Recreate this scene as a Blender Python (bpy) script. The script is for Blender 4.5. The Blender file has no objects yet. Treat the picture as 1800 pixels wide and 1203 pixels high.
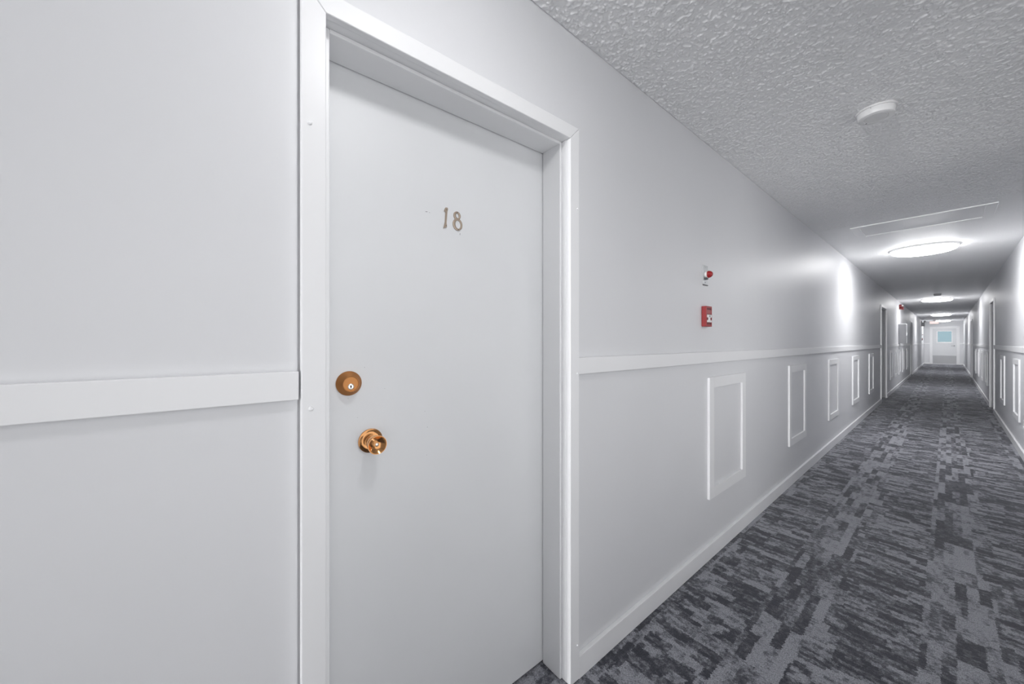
import bpy, bmesh, math, random
import numpy as np
from mathutils import Vector, Matrix

random.seed(7)
scene = bpy.context.scene
col = scene.collection

# ------------------------------------------------------------------ camera, world, exposure
W = 1.4266            # corridor width (left wall x = 0, right wall x = W)
H = 2.44              # ceiling height
Y0, Y1 = -22.0, 32.0   # corridor ends
YAW = math.radians(50.60)

cam_data = bpy.data.cameras.new('camera')
cam = bpy.data.objects.new('camera', cam_data)
col.objects.link(cam)
cam.location = (0.9016, 0.0, 1.275)
cam.rotation_euler = (math.radians(90), 0, YAW)
cam_data.sensor_width = 36.0
cam_data.lens = 12.6
cam_data.clip_start = 0.02
cam_data.clip_end = 200
scene.camera = cam

SKY_STRENGTH = 1.2
world = bpy.data.worlds.new('daylight')
scene.world = world
world.use_nodes = True
wb = world.node_tree.nodes['Background']
wb.inputs['Color'].default_value = (0.985, 0.985, 1.0, 1)
wb.inputs['Strength'].default_value = SKY_STRENGTH

scene.view_settings.view_transform = 'Standard'
scene.view_settings.look = 'None'
scene.view_settings.exposure = 0.6
scene.view_settings.gamma = 1.0
scene.view_settings.use_curve_mapping = False

scene.cycles.max_bounces = 11          # pale corridor: light keeps bouncing between the walls
scene.cycles.diffuse_bounces = 10
scene.cycles.adaptive_threshold = 0.09

LAMP_STRENGTH = 23.5
BACK_FILL_STRENGTH = 340.0      # added glowing pane far behind the viewer, a fill light along the corridor
LAMP_COLOR = (0.995, 0.992, 1.0, 1)
LAMP_Y = [6.74, 15.05, 23.4, 30.1]
LAMP_X = 0.705


# ------------------------------------------------------------------ material helpers
def lin(c):
    def f(v):
        v /= 255.0
        return v / 12.92 if v <= 0.04045 else ((v + 0.055) / 1.055) ** 2.4
    return (f(c[0]), f(c[1]), f(c[2]), 1.0)


def base_mat(name, color, rough=0.5, metal=0.0, spec=0.5):
    m = bpy.data.materials.new(name)
    m.use_nodes = True
    b = m.node_tree.nodes['Principled BSDF']
    b.inputs['Base Color'].default_value = (color[0], color[1], color[2], 1)
    b.inputs['Roughness'].default_value = rough
    b.inputs['Metallic'].default_value = metal
    b.inputs['Specular IOR Level'].default_value = spec
    return m


def nodes(m):
    return m.node_tree.nodes, m.node_tree.links, m.node_tree.nodes['Principled BSDF']


def mth(nt, op, a, b=None, c=None, clamp=False):
    n = nt.nodes.new('ShaderNodeMath')
    n.operation = op
    n.use_clamp = clamp
    for i, v in enumerate((a, b, c)):
        if v is None:
            continue
        if isinstance(v, (int, float)):
            n.inputs[i].default_value = v
        else:
            nt.links.new(v, n.inputs[i])
    return n.outputs[0]


def obj_coord(nt, scale=(1, 1, 1), loc=(0, 0, 0)):
    t = nt.nodes.new('ShaderNodeNewGeometry')
    mp = nt.nodes.new('ShaderNodeMapping')
    mp.inputs['Scale'].default_value = scale
    mp.inputs['Location'].default_value = loc
    nt.links.new(t.outputs['Position'], mp.inputs['Vector'])
    return mp.outputs['Vector']


def noise(nt, vec, scale, detail=2.0, rough=0.5, dist=0.0):
    n = nt.nodes.new('ShaderNodeTexNoise')
    n.inputs['Scale'].default_value = scale
    n.inputs['Detail'].default_value = detail
    n.inputs['Roughness'].default_value = rough
    n.inputs['Distortion'].default_value = dist
    nt.links.new(vec, n.inputs['Vector'])
    return n.outputs['Fac']


def ramp(nt, fac, stops, interp='LINEAR'):
    r = nt.nodes.new('ShaderNodeValToRGB')
    r.color_ramp.interpolation = interp
    e = r.color_ramp.elements
    while len(e) < len(stops):
        e.new(0.5)
    for el, (p, c) in zip(e, stops):
        el.position = p
        el.color = c if len(c) == 4 else (c[0], c[1], c[2], 1)
    nt.links.new(fac, r.inputs['Fac'])
    return r.outputs['Color']


def mix(nt, fac, a, b, mode='MIX'):
    n = nt.nodes.new('ShaderNodeMix')
    n.data_type = 'RGBA'
    n.blend_type = mode
    for s, v in ((n.inputs[0], fac), (n.inputs[6], a), (n.inputs[7], b)):
        if isinstance(v, (int, float)):
            s.default_value = v
        elif isinstance(v, tuple):
            s.default_value = v
        else:
            nt.links.new(v, s)
    return n.outputs[2]


def bump(nt, height, strength, distance, target):
    b = nt.nodes.new('ShaderNodeBump')
    b.inputs['Strength'].default_value = strength
    b.inputs['Distance'].default_value = distance
    nt.links.new(height, b.inputs['Height'])
    nt.links.new(b.outputs['Normal'], target.inputs['Normal'])
    return b


def paint(name, color, rough, spec, var=0.02, bump_scale=220.0, bump_d=0.0004, bump_s=0.25, marks=None):
    m = base_mat(name, color, rough, 0, spec)
    nt = m.node_tree
    b = nt.nodes['Principled BSDF']
    v = obj_coord(nt)
    n1 = noise(nt, v, 1.7, 1, 0.55)
    lo = tuple(c * (1 - var) for c in color) + (1,)
    hi = tuple(min(1, c * (1 + var)) for c in color) + (1,)
    c = ramp(nt, n1, [(0.3, lo), (0.7, hi)])
    if marks:
        # sparse tiny dark scuffs and specks, a feature of the worn paint
        sc, amount = marks
        vo = nt.nodes.new('ShaderNodeTexVoronoi')
        vo.inputs['Scale'].default_value = sc
        vo.inputs['Randomness'].default_value = 1.0
        nt.links.new(v, vo.inputs['Vector'])
        rnd = nt.nodes.new('ShaderNodeSeparateColor')
        nt.links.new(vo.outputs['Color'], rnd.inputs[0])
        pick = mth(nt, 'GREATER_THAN', rnd.outputs[0], 0.955)
        size = mth(nt, 'MULTIPLY', rnd.outputs[1], 0.018 * sc / 8.0)
        spot = mth(nt, 'LESS_THAN', vo.outputs['Distance'], size)
        k = mth(nt, 'MULTIPLY', mth(nt, 'MULTIPLY', pick, spot), amount)
        c = mix(nt, k, c, (0.12, 0.12, 0.13, 1))
    nt.links.new(c, b.inputs['Base Color'])
    if bump_s > 0:
        n2 = noise(nt, v, bump_scale, 2, 0.5)
        bump(nt, n2, bump_s, bump_d, b)
    return m


M = {}
M['wall'] = paint('wall_paint_light_grey', (0.715, 0.72, 0.735), 0.46, 0.40, 0.012, 260, 0.0004, 0.0, (8.0, 0.35))
M['trim'] = paint('trim_paint_white', (0.83, 0.833, 0.84), 0.38, 0.45, 0.01, 120, 0.0003, 0.0)
M['frame'] = paint('moulding_paint_white', (0.83, 0.833, 0.84), 0.38, 0.45, 0.01, 120, 0.0003, 0.0)


def door_paint():
    m = base_mat('door_paint_pale_grey', (0.60, 0.615, 0.635), 0.42, 0, 0.4)
    nt = m.node_tree
    b = nt.nodes['Principled BSDF']
    v = obj_coord(nt)
    grain = noise(nt, obj_coord(nt, (90, 90, 3.5)), 1.0, 3, 0.6)
    broad = noise(nt, v, 2.3, 3, 0.5)
    c = ramp(nt, broad, [(0.3, (0.70, 0.71, 0.722, 1)), (0.7, (0.725, 0.735, 0.746, 1))])
    vo = nt.nodes.new('ShaderNodeTexVoronoi')
    vo.inputs['Scale'].default_value = 11.0
    nt.links.new(v, vo.inputs['Vector'])
    sp = nt.nodes.new('ShaderNodeSeparateColor')
    nt.links.new(vo.outputs['Color'], sp.inputs[0])
    pick = mth(nt, 'GREATER_THAN', sp.outputs[0], 0.80)
    spot = mth(nt, 'LESS_THAN', vo.outputs['Distance'], mth(nt, 'MULTIPLY', sp.outputs[1], 0.020))
    k = mth(nt, 'MULTIPLY', mth(nt, 'MULTIPLY', pick, spot), 0.55)
    c = mix(nt, k, c, (0.10, 0.10, 0.11, 1))
    nt.links.new(c, b.inputs['Base Color'])
    dents = noise(nt, v, 38, 2, 0.6, 0.4)
    h = mth(nt, 'ADD', mth(nt, 'MULTIPLY', grain, 0.5), mth(nt, 'MULTIPLY', dents, 0.6))
    bump(nt, h, 0.14, 0.0009, b)
    return m


M['door'] = door_paint()
M['copper'] = base_mat('satin_copper_brass', (0.47, 0.215, 0.08), 0.45, 1.0)
M['copper_polished'] = base_mat('polished_copper_brass', (0.58, 0.29, 0.12), 0.14, 1.0)
M['nickel'] = base_mat('nickel_key_cylinder', (0.80, 0.78, 0.74), 0.3, 1.0)
M['black'] = base_mat('keyway_black', (0.01, 0.01, 0.012), 0.6)
M['old_brass'] = base_mat('antique_brass_numeral', (0.42, 0.34, 0.27), 0.38, 1.0)
M['old_brass'].node_tree.nodes['Principled BSDF'].inputs['Metallic'].default_value = 0.85
M['chip'] = base_mat('bare_wood_chip', (0.16, 0.15, 0.15), 0.8)
M['plastic'] = base_mat('white_plastic', (0.78, 0.78, 0.78), 0.42)
M['hatch'] = base_mat('hatch_gloss_white', (0.93, 0.932, 0.935), 0.3)
M['plastic_dark'] = base_mat('dark_sensor_plastic', (0.09, 0.09, 0.095), 0.4)
M['red'] = base_mat('fire_alarm_red', (0.31, 0.022, 0.024), 0.38)
M['red_light'] = base_mat('fire_alarm_red_panel', (0.36, 0.09, 0.09), 0.5)
M['red_dark'] = base_mat('fire_alarm_dark_red', (0.14, 0.012, 0.014), 0.5)
M['white_mark'] = base_mat('white_enamel', (0.80, 0.79, 0.78), 0.4)
M['steel'] = base_mat('brushed_steel', (0.55, 0.56, 0.57), 0.38, 0.9)
M['red_lens'] = base_mat('red_lamp_lens', (0.30, 0.012, 0.015), 0.16)
M['grey_metal'] = base_mat('grey_enamel', (0.30, 0.305, 0.32), 0.45)
M['kick'] = base_mat('scuffed_kick_plate', (0.44, 0.445, 0.455), 0.5, 0.3)
M['sign'] = base_mat('lit_sign_panel_pale_pink', (0.80, 0.70, 0.68), 0.45)
M['sign'].node_tree.nodes['Principled BSDF'].inputs['Emission Color'].default_value = (1.0, 0.80, 0.76, 1)
M['sign'].node_tree.nodes['Principled BSDF'].inputs['Emission Strength'].default_value = 0.5
M['maroon'] = base_mat('fire_horn_maroon', (0.16, 0.012, 0.014), 0.5)


def popcorn():
    m = base_mat('stippled_ceiling_white', (0.93, 0.932, 0.935), 0.5, 0, 0.5)
    nt = m.node_tree
    b = nt.nodes['Principled BSDF']
    v = obj_coord(nt)
    n1 = noise(nt, v, 105, 3.0, 0.6, 0.6)
    n2 = noise(nt, v, 46, 2.0, 0.5, 0.3)
    h = mth(nt, 'ADD', mth(nt, 'MULTIPLY', ramp_val(nt, n1, 0.42, 0.68), 0.75), mth(nt, 'MULTIPLY', n2, 0.5))
    bump(nt, h, 0.5, 0.004, b)
    return m


def ramp_val(nt, fac, a, b_):
    n = nt.nodes.new('ShaderNodeMapRange')
    n.interpolation_type = 'SMOOTHSTEP'
    n.inputs['From Min'].default_value = a
    n.inputs['From Max'].default_value = b_
    nt.links.new(fac, n.inputs['Value'])
    return n.outputs['Result']


M['ceiling'] = popcorn()
M['ceiling_plain'] = base_mat('stippled_ceiling_relief', (0.93, 0.932, 0.935), 0.42, 0, 0.5)


def carpet():
    m = base_mat('carpet_charcoal_pattern', (0.1, 0.1, 0.12), 0.92, 0, 0.15)
    nt = m.node_tree
    b = nt.nodes['Principled BSDF']
    L = nt.links
    geo = nt.nodes.new('ShaderNodeNewGeometry')
    # fuzzy edges: push the coordinates about by up to a centimetre, at two sizes
    vec = geo.outputs['Position']
    for sc_, amt in ((95, 0.024), (28, 0.018)):
        wn = nt.nodes.new('ShaderNodeTexNoise')
        wn.inputs['Scale'].default_value = sc_
        wn.inputs['Detail'].default_value = 2
        wn.inputs['Roughness'].default_value = 0.7
        L.new(geo.outputs['Position'], wn.inputs['Vector'])
        sub = nt.nodes.new('ShaderNodeVectorMath'); sub.operation = 'SUBTRACT'
        L.new(wn.outputs['Color'], sub.inputs[0]); sub.inputs[1].default_value = (0.5, 0.5, 0.5)
        scl = nt.nodes.new('ShaderNodeVectorMath'); scl.operation = 'SCALE'
        L.new(sub.outputs[0], scl.inputs[0]); scl.inputs['Scale'].default_value = amt
        add = nt.nodes.new('ShaderNodeVectorMath'); add.operation = 'ADD'
        L.new(vec, add.inputs[0]); L.new(scl.outputs[0], add.inputs[1])
        vec = add.outputs[0]
    sep = nt.nodes.new('ShaderNodeSeparateXYZ')
    L.new(vec, sep.inputs[0])
    X, Y = sep.outputs[0], sep.outputs[1]

    def cells(u, v, su, sv, seed, stag=0.37):
        """random value per rectangle: u runs across a streak, v along it; each row starts at its own offset"""
        row = mth(nt, 'FLOOR', mth(nt, 'MULTIPLY', u, su))
        w = nt.nodes.new('ShaderNodeTexWhiteNoise'); w.noise_dimensions = '2D'
        cb = nt.nodes.new('ShaderNodeCombineXYZ'); L.new(row, cb.inputs[0]); cb.inputs[1].default_value = seed
        L.new(cb.outputs[0], w.inputs['Vector'])
        vv = mth(nt, 'ADD', mth(nt, 'MULTIPLY', v, sv), mth(nt, 'MULTIPLY', w.outputs['Value'], 7.31))
        cell = mth(nt, 'FLOOR', vv)
        w2 = nt.nodes.new('ShaderNodeTexWhiteNoise'); w2.noise_dimensions = '3D'
        cb2 = nt.nodes.new('ShaderNodeCombineXYZ')
        L.new(row, cb2.inputs[0]); L.new(cell, cb2.inputs[1]); cb2.inputs[2].default_value = seed * 1.7
        L.new(cb2.outputs[0], w2.inputs['Vector'])
        return w2.outputs['Value']

    # columns about half a metre apart: a narrow one with streaks down the corridor, a wide one with streaks across
    fx = mth(nt, 'FRACT', mth(nt, 'MULTIPLY', mth(nt, 'SUBTRACT', X, 0.325), 2.0))
    jit = cells(Y, X, 6.0, 0.4, 3.0)
    edge = mth(nt, 'ADD', 0.34, mth(nt, 'MULTIPLY', jit, 0.17))
    along = mth(nt, 'LESS_THAN', fx, edge)
    a1 = cells(X, Y, 26.0, 5.5, 1.0)
    a2 = cells(X, Y, 52.0, 17.0, 2.0)
    aval = mth(nt, 'ADD', mth(nt, 'MULTIPLY', a1, 0.70), mth(nt, 'MULTIPLY', a2, 0.30))
    c1 = cells(Y, X, 19.0, 8.0, 5.0)
    c2 = cells(Y, X, 44.0, 20.0, 6.0)
    cval = mth(nt, 'ADD', mth(nt, 'MULTIPLY', c1, 0.55), mth(nt, 'MULTIPLY', c2, 0.45))
    aval = mth(nt, 'ADD', aval, 0.06)
    cval = mth(nt, 'SUBTRACT', cval, 0.03)
    mf = nt.nodes.new('ShaderNodeMix'); mf.data_type = 'FLOAT'
    L.new(along, mf.inputs[0]); L.new(cval, mf.inputs[2]); L.new(aval, mf.inputs[3])
    val = mf.outputs[0]
    patch = noise(nt, geo.outputs['Position'], 4.0, 2, 0.5)
    val = mth(nt, 'ADD', val, mth(nt, 'MULTIPLY', mth(nt, 'SUBTRACT', patch, 0.5), 0.45))
    mott = noise(nt, geo.outputs['Position'], 48, 3, 0.7)
    val = mth(nt, 'ADD', val, mth(nt, 'MULTIPLY', mth(nt, 'SUBTRACT', mott, 0.5), 1.25))
    val = ramp_val(nt, val, 0.12, 0.85)
    # yarn: tiny loops seen as light and dark specks
    yarn = noise(nt, obj_coord(nt, (1.0, 0.6, 1.0)), 240, 2, 0.8)
    yv = mth(nt, 'MULTIPLY', mth(nt, 'SUBTRACT', yarn, 0.5), 2.6)
    colr = ramp(nt, val, [(0.0, (0.036, 0.038, 0.050, 1)), (0.45, (0.100, 0.103, 0.120, 1)), (1.0, (0.285, 0.290, 0.320, 1))])
    k = mth(nt, 'ADD', 1.0, yv)
    hs = nt.nodes.new('ShaderNodeVectorMath'); hs.operation = 'SCALE'
    L.new(colr, hs.inputs[0]); L.new(mth(nt, 'MAXIMUM', k, 0.15), hs.inputs['Scale'])
    L.new(hs.outputs[0], b.inputs['Base Color'])
    h = mth(nt, 'ADD', mth(nt, 'MULTIPLY', yarn, 0.8), mth(nt, 'MULTIPLY', val, 0.5))
    bump(nt, h, 0.6, 0.003, b)
    b.inputs['Sheen Weight'].default_value = 0.25
    b.inputs['Sheen Roughness'].default_value = 0.5
    return m


M['carpet'] = carpet()


def emitter(name, color, strength):
    m = bpy.data.materials.new(name)
    m.use_nodes = True
    nt = m.node_tree
    b = nt.nodes['Principled BSDF']
    b.inputs['Base Color'].default_value = (0.8, 0.8, 0.8, 1)
    b.inputs['Roughness'].default_value = 0.5
    b.inputs['Emission Color'].default_value = color
    b.inputs['Emission Strength'].default_value = strength
    return m


M['lamp'] = emitter('lit_led_diffuser', LAMP_COLOR, LAMP_STRENGTH)


def glass(name, tint):
    m = bpy.data.materials.new(name)
    m.use_nodes = True
    nt = m.node_tree
    nt.nodes.clear()
    out = nt.nodes.new('ShaderNodeOutputMaterial')
    tr = nt.nodes.new('ShaderNodeBsdfTransparent')
    tr.inputs['Color'].default_value = tint
    gl = nt.nodes.new('ShaderNodeBsdfGlossy')
    gl.inputs['Roughness'].default_value = 0.5
    fr = nt.nodes.new('ShaderNodeFresnel')
    fr.inputs['IOR'].default_value = 1.5
    mx = nt.nodes.new('ShaderNodeMixShader')
    nt.links.new(fr.outputs[0], mx.inputs[0])
    nt.links.new(tr.outputs[0], mx.inputs[1])
    nt.links.new(gl.outputs[0], mx.inputs[2])
    nt.links.new(mx.outputs[0], out.inputs['Surface'])
    return m


M['back_fill'] = emitter('added_fill_pane', (0.99, 0.99, 1.0, 1), BACK_FILL_STRENGTH)  # glow of the added pane behind the viewer, brightens the ceiling
M['glass'] = glass('tinted_window_glass', (0.44, 0.53, 0.56, 1))
M['clear_glass'] = glass('clear_window_glass', (0.95, 0.95, 0.95, 1))


# ------------------------------------------------------------------ geometry helpers
def add_box(bm, x0, x1, y0, y1, z0, z1, bev=0.0, seg=2):
    t = bmesh.new()
    bmesh.ops.create_cube(t, size=1.0)
    cx, cy, cz = (x0 + x1) / 2, (y0 + y1) / 2, (z0 + z1) / 2
    for v in t.verts:
        v.co = Vector((cx + v.co.x * abs(x1 - x0), cy + v.co.y * abs(y1 - y0), cz + v.co.z * abs(z1 - z0)))
    if bev > 0:
        bmesh.ops.bevel(t, geom=list(t.edges), offset=bev, segments=seg, affect='EDGES', profile=0.5)
    merge(bm, t)


def add_hexa(bm, pts, bev=0.0, seg=2):
    """eight corners: four of the lower ring, four of the upper ring in the same order"""
    t = bmesh.new()
    v = [t.verts.new(p) for p in pts]
    for f in ((3, 2, 1, 0), (4, 5, 6, 7), (0, 1, 5, 4), (1, 2, 6, 5), (2, 3, 7, 6), (3, 0, 4, 7)):
        t.faces.new([v[i] for i in f])
    bmesh.ops.recalc_face_normals(t, faces=t.faces)
    if bev > 0:
        bmesh.ops.bevel(t, geom=list(t.edges), offset=bev, segments=seg, affect='EDGES', profile=0.5)
    merge(bm, t)


def merge(bm, t):
    tmp = bpy.data.meshes.new('tmp')
    t.to_mesh(tmp)
    t.free()
    bm.from_mesh(tmp)
    bpy.data.meshes.remove(tmp)


def add_lathe(bm, prof, origin, axis, seg=48):
    """prof: (radius, distance along axis); axis 'x', '-x', '-z' or '-y' """
    ox, oy, oz = origin

    def pt(r, h, a):
        c, s = math.cos(a) * r, math.sin(a) * r
        if axis == 'x':
            return (ox + h, oy + c, oz + s)
        if axis == '-x':
            return (ox - h, oy + c, oz + s)
        if axis == '-y':
            return (ox + c, oy - h, oz + s)
        return (ox + c, oy + s, oz - h)
    t = bmesh.new()
    rings = []
    for r, h in prof:
        if r < 1e-6:
            rings.append([t.verts.new(pt(0, h, 0))])
        else:
            rings.append([t.verts.new(pt(r, h, 2 * math.pi * i / seg)) for i in range(seg)])
    for a, b in zip(rings, rings[1:]):
        for i in range(seg):
            j = (i + 1) % seg
            if len(a) == 1 and len(b) == 1:
                continue
            if len(a) == 1:
                t.faces.new([a[0], b[i], b[j]])
            elif len(b) == 1:
                t.faces.new([a[i], a[j], b[0]])
            else:
                t.faces.new([a[i], a[j], b[j], b[i]])
    bmesh.ops.recalc_face_normals(t, faces=t.faces)
    merge(bm, t)


def make(name, bm, mat, parent=None, smooth=False, origin=None):
    if origin is None:
        if parent is not None:
            origin = Vector((0, 0, 0))
        else:
            zs = [v.co.z for v in bm.verts]
            xs = [v.co.x for v in bm.verts]
            ys = [v.co.y for v in bm.verts]
            origin = Vector(((min(xs) + max(xs)) / 2, (min(ys) + max(ys)) / 2, min(zs)))
    wo = Vector(origin)
    if parent is not None:
        wo = Vector((0, 0, 0))
        p = parent
        while p is not None:
            wo += p.location
            p = p.parent
    for v in bm.verts:
        v.co -= wo
    me = bpy.data.meshes.new(name)
    bm.to_mesh(me)
    bm.free()
    me.materials.append(mat)
    if smooth:
        for p in me.polygons:
            p.use_smooth = True
        try:
            me.set_sharp_from_angle(angle=math.radians(38))
        except Exception:
            pass
    o = bpy.data.objects.new(name, me)
    col.objects.link(o)
    if parent is not None:
        o.parent = parent
    else:
        o.location = wo
    return o


def empty(name, loc):
    o = bpy.data.objects.new(name, None)
    o.empty_display_size = 0.1
    o.location = loc
    col.objects.link(o)
    return o


def tag(o, label, cat=None, group=None, kind=None):
    o['label'] = label
    if cat:
        o['category'] = cat
    if group:
        o['group'] = group
    if kind:
        o['kind'] = kind
    return o


def boxes(name, mat, parent, *bs, bev=0.0, seg=2, smooth=False):
    bm = bmesh.new()
    for b in bs:
        add_box(bm, *b, bev=bev, seg=seg)
    return make(name, bm, mat, parent, smooth)


def lathe(name, mat, parent, prof, origin, axis, seg=48):
    bm = bmesh.new()
    add_lathe(bm, prof, origin, axis, seg)
    return make(name, bm, mat, parent, True)


# ------------------------------------------------------------------ the shell of the corridor
# door openings: (y0, y1, head height)
LEFT_DOORS = [(0.188, 1.005, 2.03), (10.76, 11.76, 2.03), (20.02, 20.90, 2.03)]
FILL_WINDOWS = [(-2.90, -0.90), (-0.60, 1.40), (1.70, 3.70)]     # unseen windows added beside and behind the viewer for fill daylight
WIN_Z0, WIN_Z1 = 0.10, 2.30
RIGHT_DOORS = [(10.70, 11.62, 2.03), (19.90, 20.80, 2.03)]


CW = 0.049     # casing width


def wall_side(name, sx, doors, label, fill_windows=()):
    """sx: function turning depth behind the wall face into x; openings are cut out of the wall"""
    bm = bmesh.new()
    g = 0.012  # rough opening is a little larger than the jambs
    holes = [(a - (CW + 0.0045 if a < 1 else g), b + g, 0.0, h + 0.015) for a, b, h in doors] + [(a, b, WIN_Z0, WIN_Z1) for a, b in fill_windows]
    y = Y0 - 0.2
    for (a, b, z0, z1) in sorted(holes):
        add_box(bm, sx(0), sx(0.17), y, a, 0, H)
        if z0 > 0:
            add_box(bm, sx(0), sx(0.17), a, b, 0, z0)
        add_box(bm, sx(0), sx(0.17), a, b, z1, H)
        y = b
    add_box(bm, sx(0), sx(0.17), y, Y1 + 0.2, 0, H)
    for a, b, h in doors:
        if a < 1:              # bottom of the narrow gap left between the wall and the near casing
            add_box(bm, sx(0.007), sx(0.17), a - CW - 0.0045, a - g, 0, h + 0.015)
    for a, b, h in doors:      # unseen backing added behind each door to block sky light
        add_box(bm, sx(0.18), sx(0.20), a - 0.1, b + 0.1, 0, H)
    o = make(name, bm, M['wall'])
    return tag(o, label, 'wall', kind='structure')


def sl(d):
    return -d


def sr(d):
    return W + d


tag(boxes('floor', M['carpet'], None, (-0.3, W + 0.3, Y0 - 0.2, Y1 + 0.2, -0.1, 0.0)),
    'charcoal and grey streaked loop carpet down the corridor', 'floor', kind='structure')
tag(boxes('ceiling', M['ceiling'], None, (-0.3, W + 0.3, Y0 - 0.2, Y1 + 0.2, H, H + 0.1)),
    'white stippled ceiling along the whole corridor', 'ceiling', kind='structure')


def value_noise(u, v, seed):
    """smooth lattice noise in 0..1 on arrays u, v"""
    rng = np.random.default_rng(seed)
    n = 1024
    tab = rng.random((n, n)).astype(np.float32)
    iu, iv = np.floor(u).astype(int), np.floor(v).astype(int)
    fu, fv = u - iu, v - iv
    fu, fv = fu * fu * (3 - 2 * fu), fv * fv * (3 - 2 * fv)
    iu, iv, ju, jv = iu % n, iv % n, (iu + 1) % n, (iv + 1) % n
    return (tab[iu, iv] * (1 - fu) + tab[ju, iv] * fu) * (1 - fv) + (tab[iu, jv] * (1 - fu) + tab[ju, jv] * fu) * fv


def stipple(ya, yb, step):
    """the sprayed-on lumps of the near ceiling as real relief, a few millimetres deep"""
    nx, ny = int(W / step) + 1, int((yb - ya) / step) + 1
    xs, ys = np.linspace(0.0, W, nx), np.linspace(ya, yb, ny)
    X, Y = np.meshgrid(xs, ys, indexing='ij')
    a, b = X * 0.8 + Y * 0.6, -X * 0.6 + Y * 0.8
    wx, wy = value_noise(X * 110 + 7, Y * 110 + 3, 5) - 0.5, value_noise(X * 110 + 31, Y * 110 + 17, 6) - 0.5
    n1 = value_noise(a * 112 + wx * 1.6 + 140, b * 112 + wy * 1.6 + 140, 1)
    n2 = value_noise(X * 185 + wy + 90, Y * 185 + wx + 90, 2)
    n = 0.62 * n1 + 0.38 * n2
    t = np.clip((n - 0.44) / 0.26, 0, 1)
    h = 0.0012 + 0.0037 * t * t * (3 - 2 * t) + 0.0008 * n2
    edge = np.clip(np.minimum(np.minimum(Y - ya, yb - Y) / 0.06, np.minimum(X, W - X) / 0.004), 0, 1)
    Z = H - h * edge
    co = np.stack([X, Y, Z], -1).reshape(-1, 3)
    i, j = np.meshgrid(np.arange(nx - 1), np.arange(ny - 1), indexing='ij')
    k = (i * ny + j).ravel()
    f = np.stack([k, k + 1, k + ny + 1, k + ny], -1)
    me = bpy.data.meshes.new('stipple')
    me.vertices.add(len(co))
    me.loops.add(f.size)
    me.polygons.add(len(f))
    ce = bpy.data.objects['ceiling']
    me.vertices.foreach_set('co', (co - np.array(ce.location)).ravel())
    me.loops.foreach_set('vertex_index', f.ravel().astype(np.int32))
    me.polygons.foreach_set('loop_start', np.arange(0, f.size, 4, dtype=np.int32))
    me.polygons.foreach_set('loop_total', np.full(len(f), 4, dtype=np.int32))
    me.polygons.foreach_set('use_smooth', np.ones(len(f), dtype=bool))
    me.update(calc_edges=True)
    me.materials.append(M['ceiling_plain'])
    o = bpy.data.objects.new('stipple', me)
    col.objects.link(o)
    o.parent = ce
    o['kind'] = 'stuff'


stipple(0.7, 4.95, 0.0031)
wall_side('wall_left', sl, LEFT_DOORS, 'pale grey painted wall with the near door and fire alarm')
wall_side('wall_right', sr, RIGHT_DOORS, 'pale grey painted wall at the right edge of the picture', FILL_WINDOWS)
tag(boxes('wall_back', M['wall'], None, (0, W, Y0 - 0.15, Y0, 0, H)),
    'plain grey wall closing the corridor behind the viewer', 'wall', kind='structure')
EDX0, EDX1, EDZ = 0.315, 1.205, 2.055      # opening of the door in the far wall
tag(boxes('wall_far', M['wall'], None, (0, EDX0 - 0.03, Y1, Y1 + 0.14, 0, H), (EDX1 + 0.03, W, Y1, Y1 + 0.14, 0, H),
          (EDX0 - 0.03, EDX1 + 0.03, Y1, Y1 + 0.14, EDZ + 0.03, H)),
    'grey wall at the far end around the glazed door', 'wall', kind='structure')


# ------------------------------------------------------------------ rails and baseboards
RT = 0.015     # rail thickness
trim_n = [0]


def rail(sx, y0, y1, z0, z1, label, tilt=0.0):
    trim_n[0] += 1
    bm = bmesh.new()
    a, b = sx(0), sx(-RT)
    add_hexa(bm, [(a, y0, z0 - tilt), (b, y0, z0 - tilt), (b, y1, z0), (a, y1, z0),
                  (a, y0, z1 - tilt), (b, y0, z1 - tilt), (b, y1, z1), (a, y1, z1)], 0.0016)
    tag(make('trim_%d' % trim_n[0], bm, M['trim']), label, 'chair rail', kind='structure')


rail(sl, Y0, 0.1350, 1.1505, 1.2115, 'white chair rail left of the near door')
rail(sl, 1.005 + CW, 10.76 - CW, 1.1525, 1.2155, 'long white chair rail above the near left panel frames')
rail(sl, 11.76 + CW, 20.02 - CW, 1.1525, 1.2155, 'white chair rail beyond the second left door')
rail(sl, 20.90 + CW, Y1, 1.1525, 1.2155, 'white chair rail past the farthest left door')
rail(sr, 3.76, 10.70 - CW, 1.1545, 1.2185, 'white chair rail at the right edge of the picture')
rail(sr, 11.62 + CW, 19.90 - CW, 1.1545, 1.2185, 'white chair rail between the two right doors')
rail(sr, 20.80 + CW, Y1, 1.1545, 1.2185, 'white chair rail past the farther right door')


def end_rail(x0, x1, label):
    trim_n[0] += 1
    tag(boxes('trim_%d' % trim_n[0], M['trim'], None, (x0, x1, Y1 - RT, Y1, 1.1525, 1.2155), bev=0.0016), label, 'chair rail', kind='structure')


end_rail(RT, EDX0 - 0.10, 'short white chair rail left of the glazed end door')
end_rail(EDX1 + 0.10, W - RT, 'short white chair rail right of the glazed end door')


def baseboard(name, sx, y0, y1, label):
    bm = bmesh.new()
    a, b = sx(0), sx(-0.017)
    add_box(bm, min(a, b), max(a, b), y0, y1, 0.0, 0.086, 0.0022)
    tag(make(name, bm, M['trim']), label, 'baseboard', kind='structure')


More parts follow.
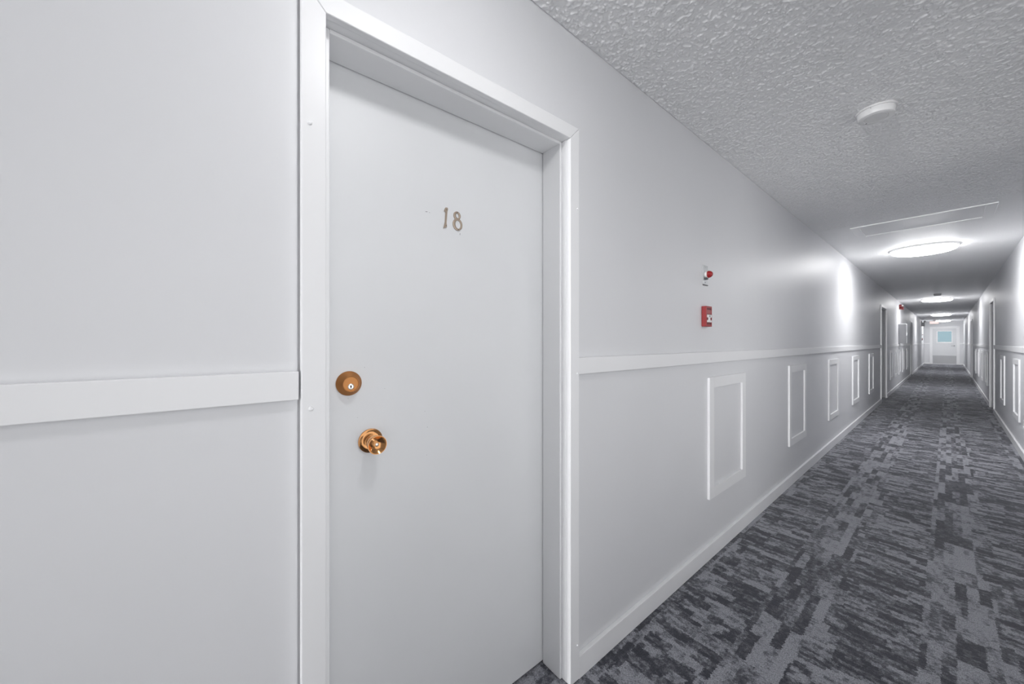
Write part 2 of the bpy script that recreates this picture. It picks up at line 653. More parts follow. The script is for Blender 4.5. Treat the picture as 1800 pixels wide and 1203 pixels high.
baseboard('baseboard_left', sl, Y0, 0.188 - CW, 'white baseboard left of the near door')
baseboard('baseboard_left', sl, 1.005 + CW, 10.76 - CW, 'long white baseboard under the near left panel frames')
baseboard('baseboard_left', sl, 11.76 + CW, 20.02 - CW, 'white baseboard beyond the second left door')
baseboard('baseboard_left', sl, 20.90 + CW, Y1, 'white baseboard past the farthest left door')
baseboard('baseboard_right', sr, 3.76, 10.70 - CW, 'white baseboard at the right edge of the picture')
baseboard('baseboard_right', sr, 11.62 + CW, 19.90 - CW, 'white baseboard between the two right doors')
baseboard('baseboard_right', sr, 20.80 + CW, Y1, 'white baseboard past the farther right door')
tag(boxes('baseboard_far', M['trim'], None, (0.017, EDX0 - 0.10, Y1 - 0.017, Y1, 0, 0.086), bev=0.002), 'white baseboard left of the glazed end door', 'baseboard', kind='structure')
tag(boxes('baseboard_far', M['trim'], None, (EDX1 + 0.10, W - 0.017, Y1 - 0.017, Y1, 0, 0.086), bev=0.002), 'white baseboard right of the glazed end door', 'baseboard', kind='structure')


# ------------------------------------------------------------------ doors in the side walls
def side_door(name, sx, op, label, near=False, tilt=0.0, knob_near=True):
    y0, y1, _ = op
    root = empty(name, (sx(0), (y0 + y1) / 2, 0))
    tag(root, label, 'door', kind='structure')
    CT = 0.018                                  # casing thickness
    zc = 2.012                                  # underside of the head casing at y0

    def z(y, d=0.0):
        return zc + tilt * (y - y0) + d

    def hexa(nm, d0, d1, ya, yb, lo, hi, mat, bev=0.0015):
        """a box between two depths behind the wall face whose lower and upper faces follow the head's slope"""
        bm = bmesh.new()
        a, b = sx(d0), sx(d1)
        add_hexa(bm, [(a, ya, lo(ya)), (b, ya, lo(ya)), (b, yb, lo(yb)), (a, yb, lo(yb)),
                      (a, ya, hi(ya)), (b, ya, hi(ya)), (b, yb, hi(yb)), (a, yb, hi(yb))], bev)
        return make(nm, bm, mat, root)
    zero = lambda y: 0.004
    # casing: two legs and a head, the inner edge eased like a moulding
    legs = []
    a, b = sx(-CT), sx(0.0)

    def mitred(pts):
        bm = bmesh.new()
        add_hexa(bm, [(a, y, zz) for y, zz in pts] + [(b, y, zz) for y, zz in pts], 0.0022)
        legs.append(make('casing', bm, M['trim'], root))
    ft = 0.0503
    mitred([(y0 - CW, 0.004), (y0, 0.004), (y0, z(y0, 0.0)), (y0 - CW, z(y0 - CW, ft))])
    mitred([(y1, 0.004), (y1 + CW, 0.004), (y1 + CW, z(y1 + CW, ft)), (y1, z(y1, 0.0))])
    mitred([(y0 + 0.0003, z(y0, 0.0003)), (y1 - 0.0003, z(y1, 0.0003)), (y1 + CW - 0.0002, z(y1 + CW, ft + 0.0004)), (y0 - CW + 0.0002, z(y0 - CW, ft + 0.0004))])
    # jambs a hair back from the casing edge, then the stop standing proud of them
    r = 0.003
    hexa('jamb', 0.0, 0.168, y0 - 0.011, y0 - r + 0.006, zero, lambda y: z(y, 0.003), M['trim'])
    hexa('jamb', 0.0, 0.168, y1 + r - 0.003, y1 + 0.011, zero, lambda y: z(y, 0.003), M['trim'])
    hexa('jamb', 0.0, 0.168, y0 - 0.011, y1 + 0.011, lambda y: z(y, 0.0035), lambda y: z(y, 0.018), M['trim'])
    hexa('door_stop', 0.025, 0.118, y0 + 0.003, y0 + 0.0165, zero, lambda y: z(y, 0.003), M['trim'], 0.0025)
    hexa('door_stop', 0.025, 0.118, y1 - 0.0105, y1, zero, lambda y: z(y, 0.003), M['trim'], 0.0025)
    hexa('door_stop', 0.025, 0.118, y0 + 0.0165, y1 - 0.0105, lambda y: z(y, -0.007), lambda y: z(y, 0.0035), M['trim'], 0.0025)
    bm = bmesh.new()
    zl = lambda y: 0.012
    a, b = sx(0.1205), sx(0.163)
    ya, yb = y0 + 0.0055, y1 - 0.0025
    add_hexa(bm, [(a, ya, 0.012), (b, ya, 0.012), (b, yb, 0.012), (a, yb, 0.012),
                  (a, ya, z(ya, 0.0005)), (b, ya, z(ya, 0.0005)), (b, yb, z(yb, 0.0005)), (a, yb, z(yb, 0.0005))], 0.0015)
    make('door_slab', bm, M['door'], root)
    face = sx(0.1205)
    ax = 'x' if sx(1) < 0 else '-x'
    sg = 1 if ax == 'x' else -1
    ky = (y0 + 0.141) if knob_near else (y1 - 0.141)
    dy = (y0 + 0.084) if knob_near else (y1 - 0.084)

    # deadbolt
    db = lathe('deadbolt', M['copper'], root, [(0.0, 0.0), (0.0325, 0.0), (0.0328, 0.003), (0.0318, 0.0055), (0.0305, 0.0065), (0.0215, 0.0215), (0.0205, 0.0225),
                                             (0.0192, 0.0222), (0.0185, 0.0205), (0.0, 0.0205)], (face, dy, 1.164), ax, 64)
    dbz = 1.164 - 0.007
    x0 = face + sg * 0.0205
    lathe('key_cylinder', M['nickel'], db, [(0.0, -0.002), (0.0078, -0.002), (0.0078, 0.0012), (0.0068, 0.0018), (0.0062, 0.0010), (0.0, 0.0010)], (x0, dy, dbz), ax, 32)
    kh = bmesh.new()
    add_box(kh, min(x0 + sg * 0.0005, x0 + sg * 0.0016), max(x0 + sg * 0.0005, x0 + sg * 0.0016), dy - 0.0011, dy + 0.0011, dbz - 0.0045, dbz + 0.0030)
    add_lathe(kh, [(0.0, 0.0016), (0.0021, 0.0016), (0.0021, 0.0), (0.0, 0.0)], (x0, dy, dbz + 0.0012), ax, 16)
    make('keyway', kh, M['black'], db)

    # knob on its round rose
    kz = 1.0005
    kn = lathe('door_knob', M['copper_polished'], root,
               [(0.0125, 0.010), (0.0125, 0.022), (0.0150, 0.026), (0.0178, 0.029), (0.0186, 0.033), (0.0200, 0.042), (0.0222, 0.050), (0.0246, 0.0545),
                (0.0252, 0.0565), (0.0246, 0.0585), (0.0232, 0.0585), (0.0215, 0.0570), (0.0150, 0.0510), (0.0085, 0.0478), (0.0, 0.0470)],
               (face, ky, kz), ax, 64)
    lathe('rose', M['copper_polished'], kn, [(0.0, 0.0), (0.0330, 0.0), (0.0334, 0.0020), (0.0325, 0.0042), (0.0300, 0.0050), (0.0268, 0.0072), (0.0225, 0.0090), (0.0180, 0.0082),
                                           (0.0155, 0.0090), (0.0135, 0.0120), (0.0, 0.0120)], (face, ky, kz), ax, 64)
    lathe('knob_collar', M['nickel'], kn, [(0.0150, 0.0265), (0.0190, 0.0285), (0.0206, 0.0340), (0.0216, 0.0420), (0.0232, 0.0490), (0.0240, 0.0515), (0.0212, 0.0510)], (face, ky, kz), ax, 64)
    lathe('turn_button', M['nickel'], kn, [(0.0, 0.0560), (0.0030, 0.0557), (0.0048, 0.0545), (0.0052, 0.0525), (0.0060, 0.0515), (0.0062, 0.0470), (0.0, 0.0470)], (face, ky, kz), ax, 24)

    if near:
        # nail heads left proud of the casing paint
        for leg, yy, zz, rr in ((0, 0.1555, 1.7535, 0.0048), (0, 0.1575, 1.1290, 0.0050), (1, 1.0435, 1.7740, 0.0036), (1, 1.0435, 1.1560, 0.0040), (1, 1.0435, 0.1370, 0.0040)):
            bm = bmesh.new()
            add_lathe(bm, [(0.0, -0.001), (rr, -0.001), (rr, 0.0016), (rr * 0.75, 0.0032), (0.0, 0.0040)], (CT, yy, zz), 'x', 20)
            make('nail_head', bm, M['trim'], legs[leg], True)
        numerals(root, face)
        # small chips in the paint beside the numbers
        for cy, cz, ly, lz, rot in ((0.4980, 1.6772, 0.0105, 0.0021, 0.14), (0.5085, 1.6768, 0.0055, 0.0012, -0.25), (0.6175, 1.6310, 0.0019, 0.0095, -0.15),
                                    (0.3135, 1.2050, 0.0022, 0.0013, 0.3), (0.3690, 1.1420, 0.0013, 0.0018, 0.2), (0.2945, 1.0690, 0.0018, 0.0014, 0.0),
                                    (0.3720, 0.9910, 0.0024, 0.0016, 0.1), (0.4930, 1.0620, 0.0018, 0.0018, 0.4), (0.5010, 1.0120, 0.0020, 0.0026, 0.5),
                                    (0.4990, 0.9260, 0.0022, 0.0016, 0.1), (0.2705, 1.1235, 0.0016, 0.0016, 0.0)):
            bm = bmesh.new()
            add_lathe(bm, [(0.0, -0.0005), (1.0, -0.0005), (0.7, 0.0003), (0.0, 0.0004)], (0, 0, 0), 'x', 10)
            for v in bm.verts:
                yy, zz = v.co.y * ly * 0.5, v.co.z * lz * 0.5
                v.co.y = cy + yy * math.cos(rot) - zz * math.sin(rot)
                v.co.z = cz + yy * math.sin(rot) + zz * math.cos(rot)
                v.co.x += face
            make('paint_chip', bm, M['chip'], root)
    return root


def ribbon(bm, outer, inner, x0, x1):
    """closed flat band between two loops of the same length, given thickness"""
    t = bmesh.new()
    n = len(outer)
    o0 = [t.verts.new((x0, p[0], p[1])) for p in outer]
    i0 = [t.verts.new((x0, p[0], p[1])) for p in inner]
    o1 = [t.verts.new((x1 - 0.0007, p[0], p[1])) for p in outer]
    i1 = [t.verts.new((x1 - 0.0007, p[0], p[1])) for p in inner]
    m1 = [t.verts.new((x1, (a[0] + b[0]) / 2, (a[1] + b[1]) / 2)) for a, b in zip(outer, inner)]
    for k in range(n):
        j = (k + 1) % n
        t.faces.new([o0[k], o0[j], o1[j], o1[k]])
        t.faces.new([i0[j], i0[k], i1[k], i1[j]])
        t.faces.new([o1[k], o1[j], m1[j], m1[k]])
        t.faces.new([m1[k], m1[j], i1[j], i1[k]])
        t.faces.new([o0[j], o0[k], i0[k], i0[j]])
    bmesh.ops.recalc_face_normals(t, faces=t.faces)
    merge(bm, t)


def numerals(root, face):
    # the figure 1: a flag at the top left, a leaning stem that widens towards the foot
    bm = bmesh.new()
    t = bmesh.new()
    x0, x1 = face, face + 0.0035
    poly = [(0.5555, 1.6370), (0.5610, 1.6410), (0.5672, 1.6425), (0.5672, 1.6490), (0.5660, 1.6560), (0.5690, 1.6920), (0.5715, 1.7020), (0.5690, 1.7060),
            (0.5630, 1.7050), (0.5600, 1.6985), (0.5580, 1.6910), (0.5618, 1.6930), (0.5628, 1.6860), (0.5610, 1.6600), (0.5580, 1.6470)]
    lo = [t.verts.new((x0, y, z)) for y, z in poly]
    hi = [t.verts.new((x1, y, z)) for y, z in poly]
    t.faces.new(lo[::-1])
    t.faces.new(hi)
    for k in range(len(poly)):
        j = (k + 1) % len(poly)
        t.faces.new([lo[k], lo[j], hi[j], hi[k]])
    bmesh.ops.recalc_face_normals(t, faces=t.faces)
    merge(bm, t)
    o = make('numeral_one', bm, M['old_brass'], root)
    o['label'] = 'tarnished brass figure 1'
    # nails through the figure
    for y, z in ((0.5655, 1.6985), (0.5648, 1.6475)):
        lathe('nail', M['plastic_dark'], o, [(0.0, 0.0046), (0.0013, 0.0042), (0.0016, 0.0030), (0.0, 0.0030)], (face, y, z), 'x', 12)
    # the figure 8: a small loop over a larger one, leaning slightly
    bm = bmesh.new()

    def loop(cy, cz, ry, rz, n=40):
        return [(cy + math.cos(2 * math.pi * k / n) * ry, cz + math.sin(2 * math.pi * k / n) * rz) for k in range(n)]
    ribbon(bm, loop(0.6055, 1.6885, 0.0130, 0.0135), loop(0.6065, 1.6885, 0.0062, 0.0078), face, face + 0.0035)
    ribbon(bm, loop(0.6075, 1.6600, 0.0178, 0.0195), loop(0.6090, 1.6600, 0.0102, 0.0135), face, face + 0.0035)
    o = make('numeral_eight', bm, M['old_brass'], root)
    o['label'] = 'tarnished brass figure 8'
    for y, z in ((0.6060, 1.6990), (0.6100, 1.6430)):
        lathe('nail', M['plastic_dark'], o, [(0.0, 0.0046), (0.0013, 0.0042), (0.0016, 0.0030), (0.0, 0.0030)], (face, y, z), 'x', 12)


side_door('door_1', sl, LEFT_DOORS[0], 'pale grey flush door numbered 18 with copper knob and deadbolt', True, 0.0185)
side_door('door_2', sl, LEFT_DOORS[1], 'second door along the left wall, past the white panel frames')
side_door('door_3', sl, LEFT_DOORS[2], 'farthest recessed door along the left wall, past the grey cabinet')
side_door('door_4', sr, RIGHT_DOORS[0], 'nearest recessed door along the right wall')
side_door('door_5', sr, RIGHT_DOORS[1], 'farther recessed door along the right wall near the corridor end')


# ------------------------------------------------------------------ the glazed door at the far end
def far_door():
    root = empty('door_6', ((EDX0 + EDX1) / 2, Y1, 0))
    tag(root, 'white end door with a pale blue window and grey kick plate', 'door', kind='structure')
    c = 0.10
    boxes('casing', M['trim'], root, (EDX0 - c, EDX0, Y1 - 0.018, Y1, 0, EDZ), bev=0.003)
    boxes('casing', M['trim'], root, (EDX1, EDX1 + c, Y1 - 0.018, Y1, 0, EDZ), bev=0.003)
    boxes('casing', M['trim'], root, (EDX0 - c, EDX1 + c, Y1 - 0.018, Y1, EDZ, EDZ + c), bev=0.003)
    boxes('jamb', M['trim'], root, (EDX0 - 0.03, EDX0 + 0.004, Y1, Y1 + 0.14, 0, EDZ))
    boxes('jamb', M['trim'], root, (EDX1 - 0.004, EDX1 + 0.03, Y1, Y1 + 0.14, 0, EDZ))
    boxes('jamb', M['trim'], root, (EDX0 - 0.03, EDX1 + 0.03, Y1, Y1 + 0.14, EDZ - 0.004, EDZ + 0.03))
    boxes('threshold', M['trim'], root, (EDX0 + 0.004, EDX1 - 0.004, Y1 - 0.005, Y1 + 0.14, 0.0, 0.018))
    wx0, wx1, wz0, wz1 = 0.505, 1.025, 1.275, 1.885
    ya, yb = Y1 + 0.03, Y1 + 0.075
    x0, x1 = EDX0 + 0.005, EDX1 - 0.005
    boxes('door_slab', M['door'], root, (x0, wx0, ya, yb, 0.02, EDZ - 0.006), (wx1, x1, ya, yb, 0.02, EDZ - 0.006),
          (wx0, wx1, ya, yb, 0.02, wz0), (wx0, wx1, ya, yb, wz1, EDZ - 0.006))
    f = boxes('window_frame', M['trim'], root, (wx0 - 0.035, wx0 + 0.008, ya - 0.012, ya, wz0 - 0.035, wz1 + 0.035), (wx1 - 0.008, wx1 + 0.035, ya - 0.012, ya, wz0 - 0.035, wz1 + 0.035),
              (wx0 + 0.008, wx1 - 0.008, ya - 0.012, ya, wz0 - 0.035, wz0 + 0.008), (wx0 + 0.008, wx1 - 0.008, ya - 0.012, ya, wz1 - 0.008, wz1 + 0.035))
    boxes('pane', M['glass'], f, (wx0, wx1, ya + 0.018, ya + 0.024, wz0, wz1))
    boxes('window_sill', M['trim'], root, (wx0 - 0.045, wx1 + 0.045, ya - 0.030, ya - 0.012, wz0 - 0.075, wz0 - 0.035), bev=0.003)
    boxes('kick_plate', M['kick'], root, (x0 + 0.01, x1 - 0.01, ya - 0.003, ya, 0.03, 0.50), bev=0.001)
    h = lathe('door_handle', M['grey_metal'], root, [(0.0, 0.0), (0.030, 0.0), (0.030, 0.008), (0.012, 0.012), (0.012, 0.045), (0.0, 0.045)], (x1 - 0.085, ya, 1.06), '-y', 24)
    boxes('lever', M['grey_metal'], h, (x1 - 0.20, x1 - 0.072, ya - 0.058, ya - 0.040, 1.048, 1.072), bev=0.004)


far_door()


def fill_side_window(n, a, b, label):  # unseen window added so sky light fills the near walls and ceiling
    root = empty('window_%d' % n, (W, (a + b) / 2, WIN_Z0))
    tag(root, label, 'window', kind='structure')
    xa, xb, m = W + 0.07, W + 0.11, (a + b) / 2
    f = 0.045
    boxes('window_frame', M['trim'], root, (xa, xb, a, a + f, WIN_Z0, WIN_Z1), (xa, xb, b - f, b, WIN_Z0, WIN_Z1), (xa, xb, m - f / 2, m + f / 2, WIN_Z0 + f, WIN_Z1 - f),
          (xa, xb, a + f, b - f, WIN_Z0, WIN_Z0 + f), (xa, xb, a + f, b - f, WIN_Z1 - f, WIN_Z1))
    for ya, yb in ((a + f, m - f / 2), (m + f / 2, b - f)):
        boxes('pane', M['clear_glass'], root, (xa + 0.017, xa + 0.023, ya, yb, WIN_Z0 + f, WIN_Z1 - f))
    boxes('window_sill', M['trim'], root, (W - 0.03, W + 0.07, a - 0.03, b + 0.03, WIN_Z0 - 0.02, WIN_Z0 + 0.002), bev=0.003)


for n, ((a, b), lab) in enumerate(zip(FILL_WINDOWS, ('unseen tall window added for fill daylight in the right wall, farthest behind the viewer', 'unseen tall window added for fill daylight in the right wall beside the viewer',
                                                'unseen tall window added for fill daylight in the right wall ahead of the viewer'))):
    fill_side_window(n + 1, a, b, lab)


def back_fill_door():  # unseen door added to carry the glowing fill pane
    root = empty('fill_door', (W / 2, Y0, 0))
    tag(root, 'unseen door with a glowing pane added as fill light far behind the viewer', 'door', kind='structure')
    x0, x1 = 0.16, W - 0.16
    boxes('casing', M['trim'], root, (x0 - 0.09, x0, Y0, Y0 + 0.018, 0, 2.10), bev=0.003)
    boxes('casing', M['trim'], root, (x1, x1 + 0.09, Y0, Y0 + 0.018, 0, 2.10), bev=0.003)
    boxes('casing', M['trim'], root, (x0 - 0.09, x1 + 0.09, Y0, Y0 + 0.018, 2.10, 2.19), bev=0.003)
    boxes('door_slab', M['door'], root, (x0, x0 + 0.06, Y0, Y0 + 0.012, 0.01, 2.10), (x1 - 0.06, x1, Y0, Y0 + 0.012, 0.01, 2.10),
          (x0 + 0.06, x1 - 0.06, Y0, Y0 + 0.012, 0.01, 0.30), (x0 + 0.06, x1 - 0.06, Y0, Y0 + 0.012, 2.00, 2.10))
    boxes('pane', M['back_fill'], root, (x0 + 0.06, x1 - 0.06, Y0, Y0 + 0.006, 0.30, 2.00))


back_fill_door()


# ------------------------------------------------------------------ panel frames on the walls
def panel_frame(sx, y0, y1, z0, z1, label, group):
    w, t = 0.063, 0.014
    root = empty('panel_frame', (sx(0), (y0 + y1) / 2, z0))
    tag(root, label, 'panel frame', group)
    a, b = sorted((sx(0), sx(-t)))
    for ya, yb in ((y0, y0 + w), (y1 - w, y1)):
        boxes('stile', M['frame'], root, (a, b, ya, yb, z0, z1), bev=0.0014)
    for za, zb in ((z0, z0 + w), (z1 - w, z1)):
        boxes('rail', M['frame'], root, (a, b, y0 + w, y1 - w, za, zb), bev=0.0014)
    return root


GL, GR = 'white panel frames along the left wall', 'white panel frames along the right wall'
for y, lab in ((2.230, 'white panel frame below the red pull station, nearest on the left wall'),
               (3.905, 'second white panel frame along the left wall from the near door'),
               (5.560, 'third white panel frame along the left wall from the near door'),
               (7.225, 'fourth white panel frame along the left wall from the near door'),
               (8.960, 'fifth white panel frame on the left, last before the second door'),
               (12.62, 'first white panel frame past the second left door'),
               (13.80, 'white panel frame before the grey wall cabinet on the left'),
               (14.98, 'white panel frame below the grey wall cabinet on the left'),
               (16.30, 'white panel frame just past the grey wall cabinet on the left'),
               (17.95, 'last white panel frame before the farthest left door')):
    panel_frame(sl, y, y + 0.59, 0.346, 1.064, lab, GL)
for y, lab in ((7.11, 'white panel frame nearest on the right wall, beside the outlet'),
               (8.84, 'second white panel frame on the right wall, beside the nearest right door'),
               (12.45, 'first white panel frame past the nearest right door'),
               (14.05, 'second white panel frame past the nearest right door'),
               (15.65, 'third white panel frame past the nearest right door'),
               (17.25, 'fourth white panel frame past the nearest right door')):
    panel_frame(sr, y, y + 0.59, 0.350, 1.070, lab, GR)


# ------------------------------------------------------------------ round ceiling lights
def ceiling_light(y, label, k=1.0):
    root = empty('ceiling_light', (LAMP_X, y, H))
    tag(root, label, 'ceiling light', 'round ceiling lights along the corridor')
    lathe('base_ring', M['plastic'], root, [(r * k, d) for r, d in ((0.0, 0.0), (0.282, 0.0), (0.286, 0.004), (0.286, 0.020), (0.280, 0.024), (0.0, 0.024))], (LAMP_X, y, H), '-z', 72)
    lathe('diffuser', M['lamp'], root, [(r * k, d) for r, d in ((0.272, 0.024), (0.274, 0.027), (0.271, 0.038), (0.258, 0.050), (0.230, 0.060), (0.15, 0.068), (0.0, 0.071))], (LAMP_X, y, H), '-z', 72)


ceiling_light(0.42, 'unseen small round ceiling light added overhead by the near door, above the picture edge', 0.45)  # unseen lamp added where the overhead light on the near door comes from
for y, lab in zip(LAMP_Y, ('large round lit ceiling light, nearest one in view past the ceiling hatch',
                           'second round lit ceiling light in view down the corridor',
                           'third round lit ceiling light in view down the corridor',
                           'last round lit ceiling light before the end door')):
    ceiling_light(y, lab)


# ------------------------------------------------------------------ smoke detectors and ceiling hatch
def smoke_detector(x, y, mat, label, s=1.0):
    root = empty('smoke_detector', (x, y, H))
    tag(root, label, 'smoke detector')
    lathe('mounting_plate', mat, root, [(0.0, 0.0), (0.0745 * s, 0.0), (0.0752 * s, 0.006), (0.0745 * s, 0.011), (0.070 * s, 0.013), (0.0, 0.013)], (x, y, H), '-z', 56)
    lathe('body', mat, root, [(0.0685 * s, 0.012), (0.0690 * s, 0.016), (0.0675 * s, 0.036), (0.0655 * s, 0.041), (0.060 * s, 0.044), (0.045 * s, 0.0445), (0.0435 * s, 0.043),
                              (0.0420 * s, 0.0445), (0.0, 0.045)], (x, y, H), '-z', 56)
    lathe('indicator', M['plastic_dark'], root, [(0.0, 0.0456), (0.003, 0.0454), (0.003, 0.0430), (0.0, 0.0430)], (x - 0.038 * s, y + 0.028 * s, H), '-z', 12)
    if s == 1.0:
        bm = bmesh.new()
        add_lathe(bm, [(0.0, 0.0022), (0.0014, 0.0020), (0.0014, 0.0), (0.0, 0.0)], (x - 0.012, y - 0.0675, H - 0.016), '-y', 10)
        make('screw_hole', bm, M['plastic_dark'], root)


smoke_detector(0.672, 2.545, M['plastic'], 'round white smoke detector on the near ceiling')
smoke_detector(0.735, 13.45, M['grey_metal'], 'small grey round detector just before the second light in view', 0.85)


def hatch():
    x0, x1, y0, y1 = 0.262, 1.168, 5.00, 5.55
    root = empty('ceiling_hatch', ((x0 + x1) / 2, (y0 + y1) / 2, H))
    tag(root, 'white framed rectangular access hatch in the ceiling', 'hatch')
    w, t = 0.066, 0.010
    boxes('frame_side', M['hatch'], root, (x0, x0 + w, y0, y1, H - t, H), bev=0.003)
    boxes('frame_side', M['hatch'], root, (x1 - w, x1, y0, y1, H - t, H), bev=0.003)
    boxes('frame_side', M['hatch'], root, (x0 + w, x1 - w, y0, y0 + w, H - t, H), bev=0.003)
    boxes('frame_side', M['hatch'], root, (x0 + w, x1 - w, y1 - w, y1, H - t, H), bev=0.003)
    boxes('panel', M['hatch'], root, (x0 + w + 0.004, x1 - w - 0.004, y0 + w + 0.004, y1 - w - 0.004, H - 0.004, H))


hatch()


# ------------------------------------------------------------------ fire alarm devices on the left wall
def alarm_lamp(y, z, label):
    """steel plate with a red dome lamp"""
    root = empty('alarm_lamp', (0, y, z - 0.056))
    tag(root, label, 'alarm lamp', 'fire alarm lamps on the left wall')
    boxes('plate', M['steel'], root, (0, 0.004, y - 0.032, y + 0.032, z - 0.056, z + 0.056), bev=0.0012)
    for zz in (z + 0.044, z - 0.044):
        lathe('screw', M['steel'], root, [(0.0, 0.0062), (0.003, 0.0056), (0.0036, 0.004), (0.0, 0.004)], (0, y, zz), 'x', 14)
    zl = z + 0.002
    lathe('socket', M['white_mark'], root, [(0.0, 0.004), (0.0175, 0.004), (0.0180, 0.006), (0.0170, 0.010), (0.0165, 0.013), (0.0205, 0.014), (0.0210, 0.018), (0.0, 0.018)], (0, y, zl), 'x', 32)
    lathe('lens', M['red_lens'], root, [(0.0200, 0.0175), (0.0205, 0.020), (0.0200, 0.025), (0.0176, 0.032), (0.0132, 0.0385), (0.0070, 0.0425), (0.0, 0.0435)], (0, y, zl), 'x', 32)
    lathe('lamp_shroud', M['plastic_dark'], root, [(0.0, 0.004), (0.009, 0.004), (0.009, 0.016), (0.0, 0.017)], (0, y + 0.001, zl - 0.021), 'x', 20)
    boxes('plate_shadow_strip', M['plastic_dark'], root, (0, 0.006, y - 0.030, y + 0.030, z - 0.0605, z - 0.056))  # dark strip standing in for the shadow under the plate


def pull_station(y, z, label):
    root = empty('pull_station', (0, y, z - 0.0585))
    tag(root, label, 'fire alarm', 'fire alarm pull stations on the left wall')
    h, w, d = 0.0585, 0.0385, 0.026
    boxes('housing', M['red'], root, (0, d - 0.004, y - w, y + w, z - h, z + h), bev=0.002)
    boxes('front_rim', M['red'], root, (d - 0.004, d, y - w, y - w + 0.010, z - h, z + h), (d - 0.004, d, y + w - 0.007, y + w, z - h, z + h),
          (d - 0.004, d, y - w + 0.010, y + w - 0.007, z + h - 0.010, z + h), (d - 0.004, d, y - w + 0.010, y + w - 0.007, z - h, z - h + 0.012))
    boxes('top_panel', M['red_dark'], root, (d - 0.004, d - 0.0015, y - w + 0.010, y + w - 0.007, z + 0.038, z + h - 0.010))
    boxes('name_panel', M['red_light'], root, (d - 0.004, d - 0.001, y - w + 0.010, y + w - 0.007, z + 0.015, z + 0.037))
    boxes('dark_slot', M['red_dark'], root, (d - 0.004, d - 0.0022, y - w + 0.010, y + w - 0.007, z - h + 0.012, z + 0.015))
    # white pull handle: a T with a waisted stem on a white plate
    hd = boxes('pull_handle', M['white_mark'], root, (d - 0.003, d + 0.004, y - 0.026, y + 0.027, z - 0.006, z + 0.010),
               (d - 0.003, d + 0.003, y - 0.011, y + 0.012, z - 0.022, z - 0.006), (d - 0.003, d + 0.004, y - 0.026, y + 0.027, z - 0.034, z - 0.022), bev=0.001)
    boxes('finger_slot', M['grey_metal'], hd, (d + 0.003, d + 0.0046, y - 0.007, y + 0.007, z - 0.004, z + 0.006))
    for ya, yb in ((y - 0.026, y - 0.012), (y + 0.013, y + 0.027)):
        boxes('handle_notch', M['red_dark'], hd, (d - 0.0025, d - 0.0005, ya, yb, z - 0.020, z - 0.008))


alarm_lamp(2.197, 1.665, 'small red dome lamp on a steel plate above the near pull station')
pull_station(2.190, 1.4225, 'red fire alarm pull station with white handle, nearest the viewer')
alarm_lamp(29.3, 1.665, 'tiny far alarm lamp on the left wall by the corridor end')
pull_station(29.3, 1.4225, 'tiny far pull station on the left wall by the corridor end')


def fire_horn():
    y, z = 15.2, 2.275
    root = empty('fire_horn', (0, y, z - 0.075))
    tag(root, 'dark red fire horn with white strobe high above the grey cabinet', 'fire alarm')
    boxes('back_box', M['maroon'], root, (0, 0.050, y - 0.06, y + 0.06, z - 0.005, z + 0.075), bev=0.004)
    lathe('horn', M['maroon'], root, [(0.0, 0.0), (0.030, 0.0), (0.032, 0.030), (0.040, 0.062), (0.046, 0.085), (0.040, 0.085), (0.020, 0.055), (0.0, 0.050)], (0, y, z - 0.03), 'x', 32)
    boxes('strobe_lens', M['white_mark'], root, (0.050, 0.082, y - 0.035, y + 0.035, z + 0.028, z + 0.062), bev=0.006)


fire_horn()


def wall_cabinet():
    y0, y1, z0, z1, d = 14.92, 15.42, 1.235, 1.775, 0.140
    root = empty('wall_cabinet', (0, (y0 + y1) / 2, z0))
    tag(root, 'grey boxy wall cabinet standing out above the left chair rail', 'cabinet')
    boxes('body', M['grey_metal'], root, (0, d, y0, y1, z0, z1), bev=0.003)
    boxes('top_flange', M['trim'], root, (0, d + 0.004, y0 - 0.006, y1 + 0.006, z1, z1 + 0.018), bev=0.002)
    dr = boxes('cabinet_door', M['grey_metal'], root, (d, d + 0.012, y0 + 0.006, y1 - 0.006, z0 + 0.006, z1 - 0.006), bev=0.002)
    boxes('handle', M['steel'], dr, (d + 0.012, d + 0.028, y0 + 0.03, y0 + 0.045, z0 + 0.22, z0 + 0.32), bev=0.003)


wall_cabinet()


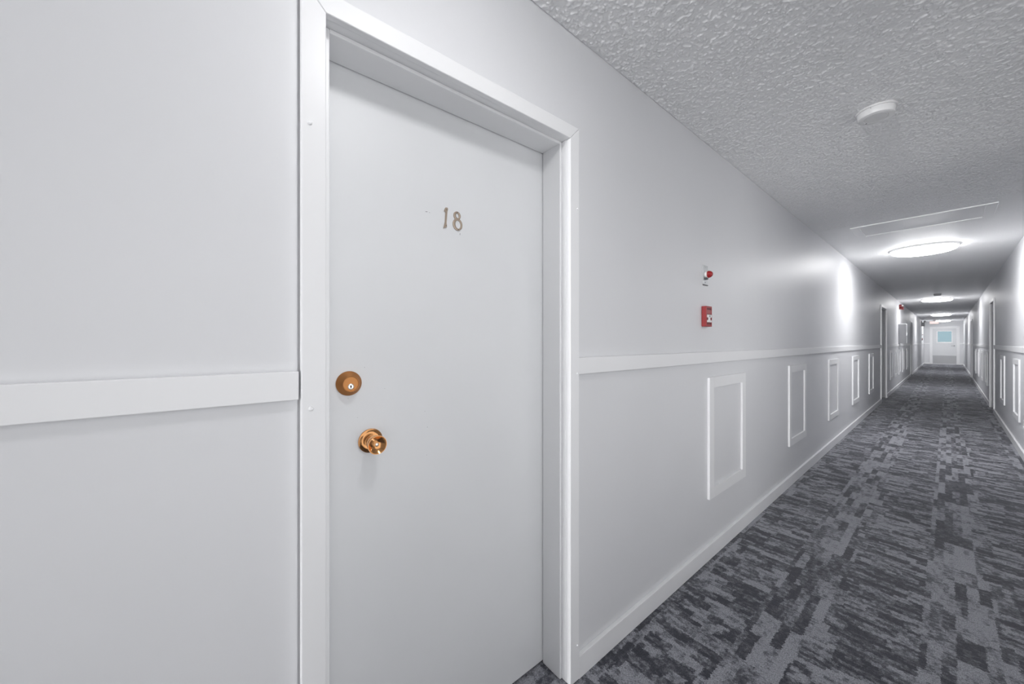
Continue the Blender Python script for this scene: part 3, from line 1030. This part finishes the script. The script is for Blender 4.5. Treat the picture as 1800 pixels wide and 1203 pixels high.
# ------------------------------------------------------------------ outlet, exit sign and emergency unit
def outlet():
    y, z = 6.765, 0.362
    root = empty('wall_outlet', (W, y, z - 0.057))
    tag(root, 'white electrical outlet low on the right wall at the picture edge', 'outlet')
    boxes('cover_plate', M['plastic'], root, (W - 0.006, W, y - 0.037, y + 0.037, z - 0.057, z + 0.057), bev=0.002)
    for zz in (z - 0.020, z + 0.020):
        r = boxes('receptacle', M['plastic'], root, (W - 0.010, W - 0.005, y - 0.017, y + 0.017, zz - 0.014, zz + 0.014), bev=0.003)
        boxes('slot', M['plastic_dark'], r, (W - 0.0103, W - 0.0098, y - 0.008, y - 0.006, zz - 0.004, zz + 0.006), (W - 0.0103, W - 0.0098, y + 0.006, y + 0.008, zz - 0.004, zz + 0.006))


outlet()


def exit_sign():
    y = 28.6
    x0, x1, z0, z1 = 0.275, 0.60, 2.20, 2.355
    root = empty('exit_sign', ((x0 + x1) / 2, y, H))
    tag(root, 'small pale hanging sign box near the end door ceiling', 'sign')
    boxes('housing', M['plastic'], root, (x0, x1, y, y + 0.06, z0, z1), bev=0.004)
    boxes('face_panel', M['sign'], root, (x0 + 0.015, x1 - 0.015, y - 0.004, y, z0 + 0.015, z1 - 0.015))
    boxes('canopy', M['plastic'], root, ((x0 + x1) / 2 - 0.05, (x0 + x1) / 2 + 0.05, y, y + 0.06, z1, H), bev=0.002)


exit_sign()


def emergency_unit():
    y = 28.6
    root = empty('emergency_light', (0, y, 2.10))
    tag(root, 'dark grey emergency light box high on the left wall near the end', 'emergency light')
    boxes('battery_box', M['grey_metal'], root, (0, 0.12, y - 0.12, y + 0.12, 2.10, 2.30), bev=0.004)
    for s in (-0.06, 0.06):
        lathe('lamp_head', M['grey_metal'], root, [(0.0, 0.0), (0.03, 0.0), (0.045, 0.05), (0.045, 0.06), (0.0, 0.062)], (0.06 + s, y - 0.12, 2.335), '-y', 20)
        boxes('lamp_bracket', M['grey_metal'], root, (0.05 + s, 0.07 + s, y - 0.12, y - 0.10, 2.29, 2.34))


emergency_unit()
